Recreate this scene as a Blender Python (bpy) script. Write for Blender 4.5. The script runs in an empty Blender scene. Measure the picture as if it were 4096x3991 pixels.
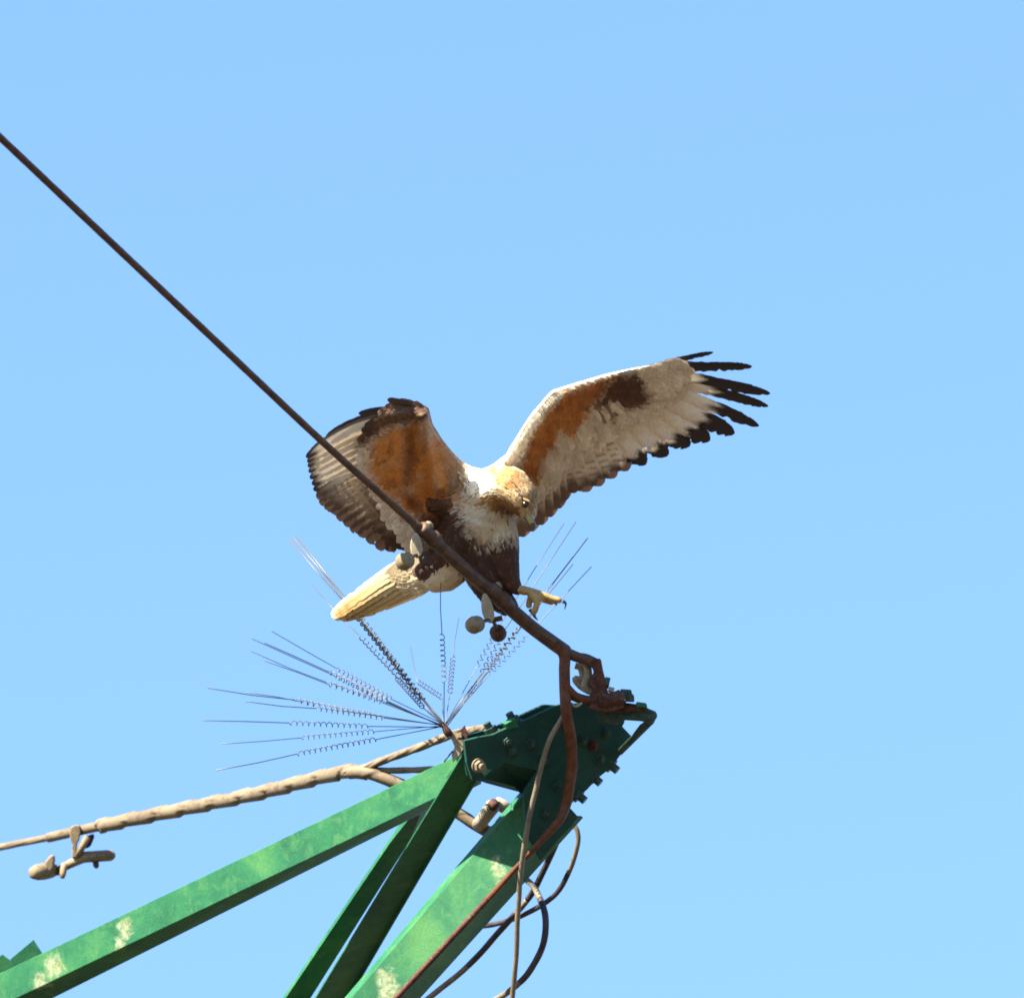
import bpy, bmesh, math, random
import numpy as np
from mathutils import Vector, Matrix
from mathutils.bvhtree import BVHTree

random.seed(7); rng = np.random.default_rng(7)
sc = bpy.context.scene
col = sc.collection

# ------------------------------------------------------------------ camera
S = 1780.0            # photo pixels per metre at the tower arm
D = 26.0              # metres from camera to the arm
EL = math.radians(30)
FPX = S * D
CAM = Vector((0, 0, 1.6))
RX = Vector((1, 0, 0)); UP = Vector((0, -math.sin(EL), math.cos(EL))); FW = Vector((0, math.cos(EL), math.sin(EL)))
cam = bpy.data.cameras.new('camera'); cam_o = bpy.data.objects.new('camera', cam); col.objects.link(cam_o)
cam_o.location = CAM; cam_o.rotation_euler = (math.pi/2 + EL, 0, 0)
cam.sensor_width = 36; cam.lens = FPX / 4096 * 36; cam.clip_start = .5; cam.clip_end = 8000
sc.camera = cam_o
cam.dof.use_dof = True; cam.dof.focus_distance = D - .1; cam.dof.aperture_fstop = 5.6
sc.cycles.filter_width = 1.8

# ------------------------------------------------------------------ light
s_cam = Vector((-.53, .80, .20)).normalized()         # towards the sun: right, up, towards the viewer
SUN = (RX*s_cam.x + UP*s_cam.y - FW*s_cam.z).normalized()
world = bpy.data.worlds.new('World'); sc.world = world; world.use_nodes = True
wn = world.node_tree.nodes; wl = world.node_tree.links
bg = wn['Background']
sky = wn.new('ShaderNodeTexSky'); sky.sky_type = 'NISHITA'; sky.sun_disc = False
sky.sun_elevation = math.asin(SUN.z); sky.sun_rotation = math.atan2(SUN.x, SUN.y)
sky.altitude = 0; sky.air_density = 1.3; sky.dust_density = 0.4; sky.ozone_density = 7.0
wl.new(sky.outputs[0], bg.inputs[0]); bg.inputs[1].default_value = .056
sun = bpy.data.lights.new('sun', 'SUN'); sun.energy = 5.0; sun.angle = math.radians(.5); sun.color = (1, .88, .68)
sun_o = bpy.data.objects.new('sun', sun); col.objects.link(sun_o)
sun_o.rotation_euler = SUN.to_track_quat('Z', 'Y').to_euler(); sun_o.location = (-30, -20, 40)
vs = sc.view_settings; vs.view_transform = 'Standard'; vs.look = 'None'; vs.gamma = 1; vs.exposure = 2.74; vs.use_curve_mapping = False

# ------------------------------------------------------------------ helpers
def P(x, y, d=0.0):
    k = D + d
    return CAM + k*(FW + RX*((x-2048)/FPX) + UP*((1995.5-y)/FPX))
def unP(v):
    w = Vector(v) - CAM; k = w.dot(FW)
    return (2048 + w.dot(RX)/k*FPX, 1995.5 - w.dot(UP)/k*FPX, k - D)
def m(px): return px / S
def cvec(r, u, c):     # direction from right / up / towards viewer
    return (RX*r + UP*u - FW*c).normalized()

def tagit(o, label=None, cat=None, group=None, kind=None):
    if label: o['label'] = label
    if cat: o['category'] = cat
    if group: o['group'] = group
    if kind: o['kind'] = kind
    return o
def empty(name, loc, label, cat, group=None):
    o = bpy.data.objects.new(name, None); o.empty_display_size = .05; o.location = loc
    col.objects.link(o); return tagit(o, label, cat, group)
def root_world(p):
    v = Vector((0, 0, 0))
    while p is not None:
        v += p.location; p = p.parent
    return v
def mk(name, verts, faces, mat, parent=None, smooth=True, cols=None, uvs=None, origin=None):
    """link ONE mesh object; verts are world coordinates"""
    off = root_world(parent) if parent else Vector((0, 0, 0))
    org = Vector(origin) if origin is not None else (off if parent else Vector((0, 0, 0)))
    V = np.array([tuple(v) for v in verts], dtype=float) - np.array(org)
    me = bpy.data.meshes.new(name); me.from_pydata(V.tolist(), [], [tuple(f) for f in faces]); me.update()
    if smooth: me.polygons.foreach_set('use_smooth', [True]*len(me.polygons))
    if cols is not None:
        a = me.color_attributes.new('Col', 'FLOAT_COLOR', 'POINT')
        c = np.ones((len(V), 4)); c[:, :3] = np.array(cols); a.data.foreach_set('color', c.ravel())
    if uvs is not None:
        uv = me.uv_layers.new(name='UVMap'); idx = np.zeros(len(me.loops), dtype=np.int32)
        me.loops.foreach_get('vertex_index', idx); uv.data.foreach_set('uv', np.array(uvs)[idx].ravel())
    if mat: me.materials.append(mat)
    o = bpy.data.objects.new(name, me); col.objects.link(o); o.location = org - off
    if parent: o.parent = parent
    return o

class MB:
    def __init__(s): s.v = []; s.f = []
    def add(s, V, F):
        n = len(s.v); s.v += [Vector(v) for v in V]; s.f += [tuple(i+n for i in f) for f in F]
    def tube(s, pts, rad, n=10, caps=True, lobes=0, depth=0, twist=0, phase=0, spiral=None):
        pts = [Vector(p) for p in pts]; N = len(pts)
        if not hasattr(rad, '__len__'): rad = [rad]*N
        tang = [(pts[min(i+1, N-1)] - pts[max(i-1, 0)]).normalized() for i in range(N)]
        a = tang[0].orthogonal().normalized(); V = []; acc = 0
        for i in range(N):
            if i: acc += (pts[i]-pts[i-1]).length
            a = (a - tang[i]*a.dot(tang[i])).normalized(); b = tang[i].cross(a)
            for k in range(n):
                t = 2*math.pi*k/n; r = rad[i]
                if lobes: r *= 1 - depth*abs(math.cos((t*lobes + twist*acc*2*math.pi + phase)/2))**6
                if spiral: 
                    ph = (t + spiral[0]*acc*2*math.pi) % (2*math.pi)/(2*math.pi)
                    r *= 1 + spiral[1]*(ph-.5)
                V.append(pts[i] + a*(r*math.cos(t)) + b*(r*math.sin(t)))
        F = []
        for i in range(N-1):
            for k in range(n):
                k2 = (k+1) % n; F.append((i*n+k, i*n+k2, (i+1)*n+k2, (i+1)*n+k))
        if caps: F.append(tuple(range(n-1, -1, -1))); F.append(tuple((N-1)*n+k for k in range(n)))
        s.add(V, F); return s
    def cyl(s, a, b, r, r2=None, n=14): return s.tube([a, b], [r, r if r2 is None else r2], n)
    def lathe(s, a, b, prof, n=18):
        a, b = Vector(a), Vector(b); return s.tube([a.lerp(b, t) for t, _ in prof], [r for _, r in prof], n)
    def prism(s, poly, depth):          # world polygon pushed along vector depth
        n = len(poly); V = [Vector(p) for p in poly] + [Vector(p)+depth for p in poly]
        F = [tuple(range(n)), tuple(range(2*n-1, n-1, -1))] + [(i, i+n, (i+1) % n+n, (i+1) % n) for i in range(n)]
        s.add(V, F); return s
    def build(s, name, mat, parent=None, smooth=True, sharp=None, origin=None):
        o = mk(name, s.v, s.f, mat, parent, smooth, origin=origin)
        bm = bmesh.new(); bm.from_mesh(o.data); bmesh.ops.recalc_face_normals(bm, faces=bm.faces)
        if sharp is not None:
            for e in bm.edges:
                if len(e.link_faces) == 2 and e.calc_face_angle(0) > sharp: e.smooth = False
        bm.to_mesh(o.data); bm.free(); return o
def bevel(o, w, seg=2):
    b = o.modifiers.new('bevel', 'BEVEL'); b.width = w; b.segments = seg; b.limit_method = 'ANGLE'; b.angle_limit = .6; return o

def catmull(pts, n=8):
    pts = [Vector(p) for p in pts]; out = []
    for i in range(len(pts)-1):
        p0 = pts[max(i-1, 0)]; p1 = pts[i]; p2 = pts[i+1]; p3 = pts[min(i+2, len(pts)-1)]
        for k in range(n):
            t = k/n
            out.append(.5*((2*p1) + (p2-p0)*t + (2*p0-5*p1+4*p2-p3)*t*t + (3*p1-p0-3*p2+p3)*t**3))
    out.append(pts[-1]); return out
def PP(lst): return [P(*q) for q in lst]

# ------------------------------------------------------------------ materials
def nt_new(name):
    mt = bpy.data.materials.new(name); mt.use_nodes = True; nt = mt.node_tree
    return mt, nt, nt.nodes['Principled BSDF']
def N(nt, typ, **kw):
    n = nt.nodes.new(typ)
    for k, v in kw.items(): setattr(n, k, v)
    return n
def ramp(nt, fac, stops):
    r = N(nt, 'ShaderNodeValToRGB'); e = r.color_ramp.elements
    while len(e) < len(stops): e.new(.5)
    for q, (p, c) in zip(e, stops): q.position = p; q.color = (*c, 1) if len(c) == 3 else c
    nt.links.new(fac, r.inputs[0]); return r
def noise(nt, scale, detail=4, rough=.6, vec=None, dist=0):
    n = N(nt, 'ShaderNodeTexNoise'); n.inputs['Scale'].default_value = scale; n.inputs['Detail'].default_value = detail
    n.inputs['Roughness'].default_value = rough; n.inputs['Distortion'].default_value = dist
    if vec is not None: nt.links.new(vec, n.inputs['Vector'])
    return n
def mixc(nt, fac, a, b, mode='MIX'):
    x = N(nt, 'ShaderNodeMix', data_type='RGBA', blend_type=mode)
    for i, v in ((0, fac), (6, a), (7, b)):
        if hasattr(v, 'is_linked') or isinstance(v, bpy.types.NodeSocket): nt.links.new(v, x.inputs[i])
        else: x.inputs[i].default_value = v if i == 0 else (*v, 1)
    return x.outputs[2]
def bump(nt, bs, h, strength=.4, dist=.002):
    b = N(nt, 'ShaderNodeBump'); b.inputs['Strength'].default_value = strength; b.inputs['Distance'].default_value = dist
    nt.links.new(h, b.inputs['Height']); nt.links.new(b.outputs[0], bs.inputs['Normal'])

def weathered(name, c1, c2, c3=None, scale=30, rough=.6, metal=0, bmp=.3, fine=350):
    mt, nt, bs = nt_new(name); tc = N(nt, 'ShaderNodeTexCoord')
    n1 = noise(nt, scale, 6, .65, tc.outputs['Object'], .4); n2 = noise(nt, fine, 3, .6, tc.outputs['Object'])
    r = ramp(nt, n1.outputs[0], [(.36, c1), (.62, c2)])
    c = r.outputs[0]
    if c3:
        n3 = noise(nt, scale*2.3, 5, .7, tc.outputs['Object'], .8)
        k = ramp(nt, n3.outputs[0], [(.56, (0, 0, 0)), (.68, (1, 1, 1))]); c = mixc(nt, k.outputs[0], c, c3)
    g = ramp(nt, n2.outputs[0], [(.3, (.8, .8, .8)), (.7, (1.12, 1.12, 1.12))])
    c = mixc(nt, 1.0, c, g.outputs[0], 'MULTIPLY')
    nt.links.new(c, bs.inputs['Base Color']); bs.inputs['Roughness'].default_value = rough; bs.inputs['Metallic'].default_value = metal; bs.inputs['Specular IOR Level'].default_value = .2
    bump(nt, bs, n2.outputs[0], bmp, .0015)
    return mt
def feather_mat(name, transl=.22, streak=1.0):
    mt, nt, bs = nt_new(name); at = N(nt, 'ShaderNodeAttribute', attribute_name='Col')
    uv = N(nt, 'ShaderNodeUVMap'); mp = N(nt, 'ShaderNodeMapping'); mp.inputs['Scale'].default_value = (2.2, 46, 1)
    sep = N(nt, 'ShaderNodeSeparateXYZ'); nt.links.new(uv.outputs[0], sep.inputs[0])
    ab = N(nt, 'ShaderNodeMath', operation='ABSOLUTE'); nt.links.new(sep.outputs[0], ab.inputs[0])
    ml = N(nt, 'ShaderNodeMath', operation='MULTIPLY'); nt.links.new(ab.outputs[0], ml.inputs[0]); ml.inputs[1].default_value = -.22
    ad = N(nt, 'ShaderNodeMath', operation='ADD'); nt.links.new(sep.outputs[1], ad.inputs[0]); nt.links.new(ml.outputs[0], ad.inputs[1])
    cb = N(nt, 'ShaderNodeCombineXYZ'); nt.links.new(sep.outputs[0], cb.inputs[0]); nt.links.new(ad.outputs[0], cb.inputs[1])
    nt.links.new(cb.outputs[0], mp.inputs[0])
    n = noise(nt, 1.6, 4, .7, mp.outputs[0])
    g = ramp(nt, n.outputs[0], [(.28, (1-.38*streak,)*3), (.72, (1+.18*streak,)*3)])
    c = mixc(nt, 1.0, at.outputs['Color'], g.outputs[0], 'MULTIPLY')
    nt.links.new(c, bs.inputs['Base Color']); bs.inputs['Roughness'].default_value = .72
    bs.inputs['Specular IOR Level'].default_value = .25
    bump(nt, bs, n.outputs[0], .35, .001)
    tr = N(nt, 'ShaderNodeBsdfTranslucent'); nt.links.new(c, tr.inputs[0])
    mx = N(nt, 'ShaderNodeMixShader'); mx.inputs[0].default_value = transl
    nt.links.new(bs.outputs[0], mx.inputs[1]); nt.links.new(tr.outputs[0], mx.inputs[2])
    nt.links.new(mx.outputs[0], nt.nodes['Material Output'].inputs[0])
    return mt
def skin_mat():
    mt, nt, bs = nt_new('plumage_under'); at = N(nt, 'ShaderNodeAttribute', attribute_name='Col'); tc = N(nt, 'ShaderNodeTexCoord')
    n = noise(nt, 160, 4, .7, tc.outputs['Object']); g = ramp(nt, n.outputs[0], [(.3, (.72,)*3), (.7, (1.15,)*3)])
    c = mixc(nt, 1, at.outputs['Color'], g.outputs[0], 'MULTIPLY'); nt.links.new(c, bs.inputs['Base Color']); bs.inputs['Roughness'].default_value = .85
    bump(nt, bs, n.outputs[0], .5, .002); return mt

def face_pt(l1, l2, x, y):
    a, b_, c = P(*l1[0]), P(*l1[1]), P(*l2[0]); n_ = (b_-a).cross(c-a).normalized(); rr = (P(x, y, 0)-CAM).normalized()
    return CAM + rr*((a-CAM).dot(n_)/rr.dot(n_))
ARM0 = P(2150, 3000, .10)
A1 = ((1905, 2985, .115), (0, 3893, 1.00)); A2 = ((1900, 3112, .11), (0, 4019, .995))
C1 = ((2165, 3105, .155), (1415, 3985, .22)); C2 = ((2250, 3262, .11), (1590, 3985, .185))
STAINS = [(A1, A2, 503, 3712, 50, 1), (A1, A2, 478, 3770, 34, 1), (A1, A2, 218, 3862, 58, 1), (A1, A2, 168, 3925, 48, .9), 
          (C1, C2, 1985, 3440, 30, 1), (C1, C2, 2000, 3480, 30, 1), (C1, C2, 1993, 3525, 20, .8), (C1, C2, 1540, 3910, 46, 1), (C1, C2, 1550, 3965, 50, 1)]
def green_paint():
    mt, nt, bs = nt_new('worn_green_paint'); tc = N(nt, 'ShaderNodeTexCoord')
    n1 = noise(nt, 7, 6, .6, tc.outputs['Object'], .6); n2 = noise(nt, 26, 5, .7, tc.outputs['Object'], 1.2); n3 = noise(nt, 240, 3, .6, tc.outputs['Object'])
    r = ramp(nt, n1.outputs[0], [(.30, (.005, .052, .028)), (.52, (.011, .082, .038)), (.70, (.032, .116, .040))])
    k = ramp(nt, n2.outputs[0], [(.50, (0, 0, 0)), (.78, (.7, .7, .7))])
    c = mixc(nt, k.outputs[0], r.outputs[0], (.046, .132, .050))
    k2 = ramp(nt, noise(nt, 52, 5, .75, tc.outputs['Object'], .5).outputs[0], [(.66, (0, 0, 0)), (.73, (.8, .8, .8))])
    c = mixc(nt, k2.outputs[0], c, (.05, .028, .012))
    # pale dropping stains, each at its own spot on the beams
    w1 = noise(nt, 42, 5, .7, tc.outputs['Object'], .5)
    off = N(nt, 'ShaderNodeVectorMath', operation='MULTIPLY_ADD'); nt.links.new(w1.outputs['Color'], off.inputs[0]); off.inputs[1].default_value = (.07, .07, .07); nt.links.new(tc.outputs['Object'], off.inputs[2])
    acc = None
    for l1, l2, x, y, rad, st in STAINS:
        p = face_pt(l1, l2, x, y) - ARM0
        dn = N(nt, 'ShaderNodeVectorMath', operation='DISTANCE'); nt.links.new(off.outputs[0], dn.inputs[0]); dn.inputs[1].default_value = (p.x+.035, p.y+.035, p.z+.035)
        mr = N(nt, 'ShaderNodeMapRange', interpolation_type='SMOOTHSTEP'); nt.links.new(dn.outputs['Value'], mr.inputs[0])
        mr.inputs[1].default_value = m(rad)*1.2; mr.inputs[2].default_value = m(rad)*.35; mr.inputs[3].default_value = 0; mr.inputs[4].default_value = st*.85
        if acc is None: acc = mr.outputs[0]
        else:
            mx = N(nt, 'ShaderNodeMath', operation='MAXIMUM'); nt.links.new(acc, mx.inputs[0]); nt.links.new(mr.outputs[0], mx.inputs[1]); acc = mx.outputs[0]
    sr = ramp(nt, noise(nt, 75, 4, .7, tc.outputs['Object']).outputs[0], [(.38, (.09, .115, .055)), (.6, (.20, .23, .165))])
    c = mixc(nt, acc, c, sr.outputs[0])
    g = ramp(nt, n3.outputs[0], [(.3, (.82,)*3), (.7, (1.1,)*3)]); c = mixc(nt, 1, c, g.outputs[0], 'MULTIPLY')
    nt.links.new(c, bs.inputs['Base Color']); bs.inputs['Roughness'].default_value = .58; bs.inputs['Specular IOR Level'].default_value = .15
    bump(nt, bs, n2.outputs[0], .22, .003); return mt
def plain(name, c, rough=.5, metal=0, coat=0):
    mt, nt, bs = nt_new(name); bs.inputs['Base Color'].default_value = (*c, 1); bs.inputs['Roughness'].default_value = rough
    bs.inputs['Metallic'].default_value = metal; bs.inputs['Coat Weight'].default_value = coat; return mt

M_GREEN = green_paint()
M_PLATE = weathered('grimy_dark_teal_paint', (.002, .026, .022), (.004, .042, .031), (.010, .020, .012), 16, .65, 0, .25)
M_PATCH = weathered('flaked_green_patch', (.03, .09, .055), (.06, .15, .09), None, 60, .7, 0, .3)
M_CABLE = weathered('weathered_conductor', (.042, .023, .016), (.078, .046, .032), None, 40, .55, 0, .35)
M_JUMP = weathered('rusty_jumper', (.052, .02, .010), (.095, .036, .017), (.035, .017, .012), 40, .7, 0, .4)
M_RUST_SHADE = weathered('rust_and_shade_steel', (.03, .012, .010), (.07, .032, .024), (.12, .085, .065), 60, .7, .2, .5)
M_ALU = weathered('dusty_aluminium', (.17, .15, .11), (.25, .225, .17), (.11, .085, .06), 26, .6, 0, .3)
M_GRIP = weathered('beige_armor_rods', (.085, .066, .044), (.125, .10, .07), (.058, .043, .03), 18, .62, 0, .25)
M_WEIGHT = weathered('dusty_cast_iron', (.11, .086, .054), (.16, .128, .084), (.06, .042, .027), 34, .7, 0, .4)
M_DARKBOLT = weathered('dark_green_bolt', (.012, .03, .035), (.03, .07, .055), (.05, .03, .02), 90, .55, .3, .4)
M_SPIKE = plain('spike_wire', (.045, .052, .06), .45, .2)
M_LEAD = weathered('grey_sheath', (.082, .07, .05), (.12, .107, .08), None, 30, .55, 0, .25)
M_SHADED = weathered('shaded_cable', (.016, .014, .02), (.04, .034, .035), None, 30, .5, 0, .2)  # darker cable colour, painted where the loose cables lie in shade
M_DROP = weathered('bird_dropping', (.20, .25, .17), (.32, .34, .27), (.11, .15, .07), 60, .7, 0, .3)
M_FEATHER = feather_mat('flight_feather', .11, 1.0)
M_COVERT = feather_mat('small_feather', .10, .9)
M_SKIN = skin_mat()
M_FOOT = weathered('yellow_scaly_skin', (.22, .145, .055), (.29, .20, .09), (.12, .07, .03), 120, .55, 0, .5, 500)
M_TALON = plain('black_talon', (.02, .018, .02), .25, 0, .3)
M_EYE = plain('dark_eye', (.010, .005, .003), .22, 0, 0)
M_CERE = plain('yellow_cere', (.20, .165, .06), .6)
M_BEAK = plain('slate_beak', (.05, .055, .075), .3)

# ------------------------------------------------------------------ ground
gm, gnt, gbs = nt_new('dry_ground'); gtc = N(gnt, 'ShaderNodeTexCoord')
gn = noise(gnt, .15, 8, .65, gtc.outputs['Object']); gr = ramp(gnt, gn.outputs[0], [(.35, (.036, .026, .016)), (.65, (.06, .044, .028))])
gnt.links.new(gr.outputs[0], gbs.inputs['Base Color']); gbs.inputs['Roughness'].default_value = .95
g = 4000
ground = mk('ground', [(-g, -g, 0), (g, -g, 0), (g, g, 0), (-g, g, 0)], [(0, 1, 2, 3)], gm, None, False)
tagit(ground, 'dry tan earth far below the tower arm', None, None, 'structure')

# ------------------------------------------------------------------ tower arm
arm_root = P(2150, 3000, .10)
arm = empty('tower_arm', arm_root, 'green painted steel lattice tower arm with bolted tip plate under the bird', 'tower arm')
def beam(name, lines, th=.007, mat=M_GREEN, ext=2.0, parent=arm, label=None):
    """lines: list of edges, each ((x,y,d) at the tip, (x,y,d) far end); consecutive edges make the flanges of one rolled section"""
    V = []; n = 14
    L = []
    for a, b in lines:
        a, b = P(*a), P(*b); b = b + (b-a).normalized()*ext; L.append((a, b))
    for i in range(n+1):
        for a, b in L: V.append(a.lerp(b, i/n))
    k = len(L); F = [(i*k+j, i*k+j+1, (i+1)*k+j+1, (i+1)*k+j) for i in range(n) for j in range(k-1)]
    o = mk(name, V, F, mat, parent, False)
    s = o.modifiers.new('solid', 'SOLIDIFY'); s.thickness = th; s.offset = 0; s.use_even_offset = True
    bevel(o, .0014, 2)
    if label: o['label'] = label
    return o
# chord running up from the lower left (sunlit vertical flange, dark underside)
beam('chord_beam', [((1905, 2985, .115), (0, 3893, 1.00)), ((1900, 3112, .11), (0, 4019, .995)), ((1925, 3128, .17), (0, 4092, 1.07))])
# broad chord running down from the tip
beam('chord_beam', [((2150, 3094, .205), (1402, 3970, .275)), ((2165, 3105, .155), (1415, 3985, .22)), ((2250, 3262, .11), (1590, 3985, .185)), ((2330, 3265, .175), (1680, 3985, .265))])
# two braces between the chords
beam('brace', [((1868, 2985, .005), (1258, 3995, .70)), ((1905, 3105, .12), (1388, 3985, .753)), ((1915, 3106, .104), (1401, 3985, .737))], .005)
beam('brace', [((1701, 3148, .285), (1140, 3980, .81)), ((1710, 3150, .265), (1148, 3985, .79)), ((1782, 3130, .28), (1244, 3985, .81))], .005)
MB().tube([P(2232, 3288, .108), P(2050, 3488, .13), P(1590, 3985, .182), P(1480, 4104, .194)], m(13), 10).build('corner_strip', M_RUST_SHADE, arm)  # dark brown strip along the broad chord's corner
# stub gusset beyond the long chord, at the left edge of the picture
for poly, dep in (([(41, 3834), (133, 3757), (178, 3826), (52, 3888)], 1.16), ([(-40, 3850), (8, 3815), (44, 3842), (50, 3880), (-40, 3915)], 1.18)):
    o = MB().prism([P(x, y, dep+.0*(i > 1)) for i, (x, y) in enumerate(poly)], -FW*-.012).build('gusset_plate', M_GREEN, arm, False); bevel(o, .001)

# tip gusset: the big plate facing the viewer, plus its twin behind and the dark floor between them
NPL = cvec(.50, -.15, .85)
def on_plate(x, y, off=0):      # point of the plate's plane seen at x,y
    p0 = P(2200, 3000, .055); r = (P(x, y, 0)-CAM).normalized(); t = (p0-CAM).dot(NPL)/r.dot(NPL)
    return CAM + r*t + NPL*off
plate = [(1858, 2962), (1905, 2950), (1970, 2938), (2058, 2898), (2132, 2866), (2215, 2826), (2242, 2818), (2330, 2812), (2420, 2830), (2490, 2862), (2500, 2886),
         (2490, 2905), (2528, 2945), (2505, 2990), (2482, 3020), (2445, 3071), (2390, 3113), (2348, 3159), (2297, 3200), (2279, 3228), (2314, 3266), (2288, 3302),
         (2232, 3359), (2165, 3440), (2105, 3330), (2096, 3172), (2150, 3082), (2021, 3053), (1961, 3088), (1938, 3128), (1890, 3118), (1868, 3050)]
o = MB().prism([on_plate(x, y) for x, y in plate], -NPL*.010).build('gusset_plate', M_PLATE, arm, False); bevel(o, .0012)
back = [(1900, 2975), (2058, 2925), (2242, 2840), (2440, 2850), (2440, 3050), (2300, 3190), (2200, 3240), (2122, 3168), (2030, 3150), (1938, 3126)]
o = MB().prism([on_plate(x, y, -.075) for x, y in back], -NPL*.008).build('gusset_plate', M_PLATE, arm, False); bevel(o, .0012)
und = [on_plate(1932, 3126, -.006), on_plate(1961, 3090, -.006), on_plate(2021, 3055, -.006), on_plate(2152, 3084, -.006), P(2124, 3170, .20), P(2088, 3170, .20), P(1940, 3130, .12)]
o = MB().prism(und, -UP*-.006).build('floor_plate', M_PLATE, arm, False)
def hexbolt(x, y, off=0, r=.014, h=.012, axis=None, mat=M_DARKBOLT, shank=0, parent=arm):
    c = on_plate(x, y, off); ax = axis or NPL; b = MB()
    b.cyl(c, c+ax*h*.3, r*1.25, n=16)
    b.cyl(c+ax*h*.3, c+ax*h*1.2, r, n=6)
    b.cyl(c+ax*h*1.2, c+ax*(h*2.0), r*.55, n=12)
    if shank: b.cyl(c-ax*shank, c, r*.55, n=10)
    o = b.build('bolt', mat, parent, True, .5); return o
for x, y in ((2045, 3000), (2120, 2975), (2175, 3040), (2300, 3060), (2400, 3035), (2330, 2960), (2230, 3140), (2025, 2965), (2270, 2890), (2425, 2930), (2180, 3250)): hexbolt(x, y, .0, .0105, .007)
hexbolt(2372, 2980, .001, .011, .008, mat=M_RUST_SHADE); hexbolt(1880, 3050, .035, .013, .012, mat=M_WEIGHT)
EDG = cvec(-.45, .82, .2)
for x, y in ((1990, 2945), (2080, 2905)): hexbolt(x, y, -.02, .016, .016, EDG, shank=.02)
EDG2 = cvec(.75, -.62, .2)
for x, y in ((2440, 3048), (2372, 3098), (2310, 3168)): hexbolt(x, y, -.02, .0175, .018, EDG2, shank=.02)
# clip of worn, lighter paint on the plate edge
o = MB().prism([on_plate(x, y, .004) for x, y in ((2018, 2895), (2060, 2873), (2072, 2905), (2030, 2918))], -NPL*.02).build('edge_clip', M_GREEN, arm, False)
o = MB().prism([on_plate(x, y, .003) for x, y in ((1908, 3055), (1938, 3048), (1945, 3072), (1965, 3078), (1935, 3104), (1920, 3085))], -NPL*.002).build('paint_patch', M_PATCH, arm, False); o['label'] = 'pale flaked patch on the tip plate'
# dead-end hardware at the tip of the arm
hw = empty('strain_clamp', P(2400, 2760, .02), 'rusty bolted strain clamp joining the power cable to the arm tip', 'strain clamp')
b = MB(); b.prism([P(x, y, -.012) for x, y in ((2358, 2632), (2404, 2634), (2413, 2684), (2424, 2722), (2436, 2790), (2480, 2800), (2500, 2830), (2430, 2850), (2350, 2835), (2350, 2790), (2374, 2760), (2352, 2740), (2354, 2715), (2376, 2690), (2362, 2655))], FW*.03)
bevel(b.build('yoke_plate', M_RUST_SHADE, hw, False), .004, 3)
b = MB(); b.tube(catmull(PP([(2318, 2652, .03), (2345, 2662, .025), (2352, 2700, .02), (2340, 2745, .02), (2372, 2765, .02)]), 6), [m(17)]*25, 12); b.build('thimble', M_ALU, hw)
b = MB(); b.tube(catmull(PP([(2300, 2662, .03), (2322, 2672, .03), (2330, 2715, .03), (2300, 2715, .03), (2322, 2745, .03), (2360, 2768, .03)]), 6), m(13), 10); b.build('thimble', M_ALU, hw)
b = MB(); b.tube(catmull(PP([(2287, 2812, -.03), (2297, 2824, -.035), (2312, 2822, -.035), (2327, 2811, -.03)]), 6), m(5), 8); b.build('cotter_pin', M_ALU, hw)
b = MB(); b.prism([P(x, y, .03) for x, y in ((2385, 2815), (2480, 2812), (2560, 2816), (2600, 2836), (2622, 2845), (2631, 2858), (2626, 2876), (2606, 2892), (2562, 2884), (2502, 2880), (2460, 2900), (2390, 2890))], FW*.028)
bevel(b.build('tie_lug', M_DARKBOLT, hw, False), .006, 3)
b = MB(); b.prism([P(x, y, .034+.0006*(y-2868)) for x, y in ((2626, 2868), (2616, 2892), (2484, 3022), (2462, 3008), (2528, 2940), (2560, 2898), (2586, 2880))], FW*.02)
bevel(b.build('tie_bar', M_DARKBOLT, hw, False), .004, 3)
b = MB(); b.prism([P(x, y, .015) for x, y in ((2380, 2790), (2480, 2770), (2500, 2810), (2590, 2822), (2588, 2838), (2470, 2850), (2400, 2840))], FW*.04); bevel(b.build('clevis', M_RUST_SHADE, hw, False), .004, 3)
b = MB(); b.lathe(P(2395, 2805, -.01), P(2500, 2790, .0), [(0, m(24)), (.2, m(32)), (.5, m(28)), (.8, m(36)), (1, m(20))], 14); b.build('clevis_pin', M_RUST_SHADE, hw)
b = MB(); b.cyl(P(2418, 2728, 0), P(2438, 2732, 0), m(23), n=6); b.cyl(P(2400, 2726, 0), P(2430, 2731, 0), m(14)); b.build('nut', M_DARKBOLT, hw, True, .5)
b = MB(); b.cyl(P(2434, 2756, 0), P(2456, 2762, 0), m(12), n=12); b.build('washer', M_ALU, hw, True, .5)
b = MB(); b.prism([P(x, y, .0) for x, y in ((2480, 2755), (2526, 2758), (2528, 2775), (2537, 2780), (2538, 2808), (2500, 2806), (2492, 2780))], FW*.03); bevel(b.build('nut', M_DARKBOLT, hw, False), .003)
b = MB(); b.cyl(P(2484, 2775, -.01), P(2496, 2802, -.01), m(9), n=10); b.build('washer', M_ALU, hw, True, .5)
b = MB(); b.prism([P(x, y, .0) for x, y in ((2545, 2806), (2586, 2812), (2590, 2830), (2545, 2828))], FW*.03); bevel(b.build('retaining_plate', M_GREEN, hw, False), .003)
b = MB(); b.tube(catmull(PP([(2270, 2770, -.03), (2310, 2790, -.02), (2350, 2800, -.01), (2390, 2800, 0)]), 6), m(20), 12); b.build('dead_end_loop', M_RUST_SHADE, hw)

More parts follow.
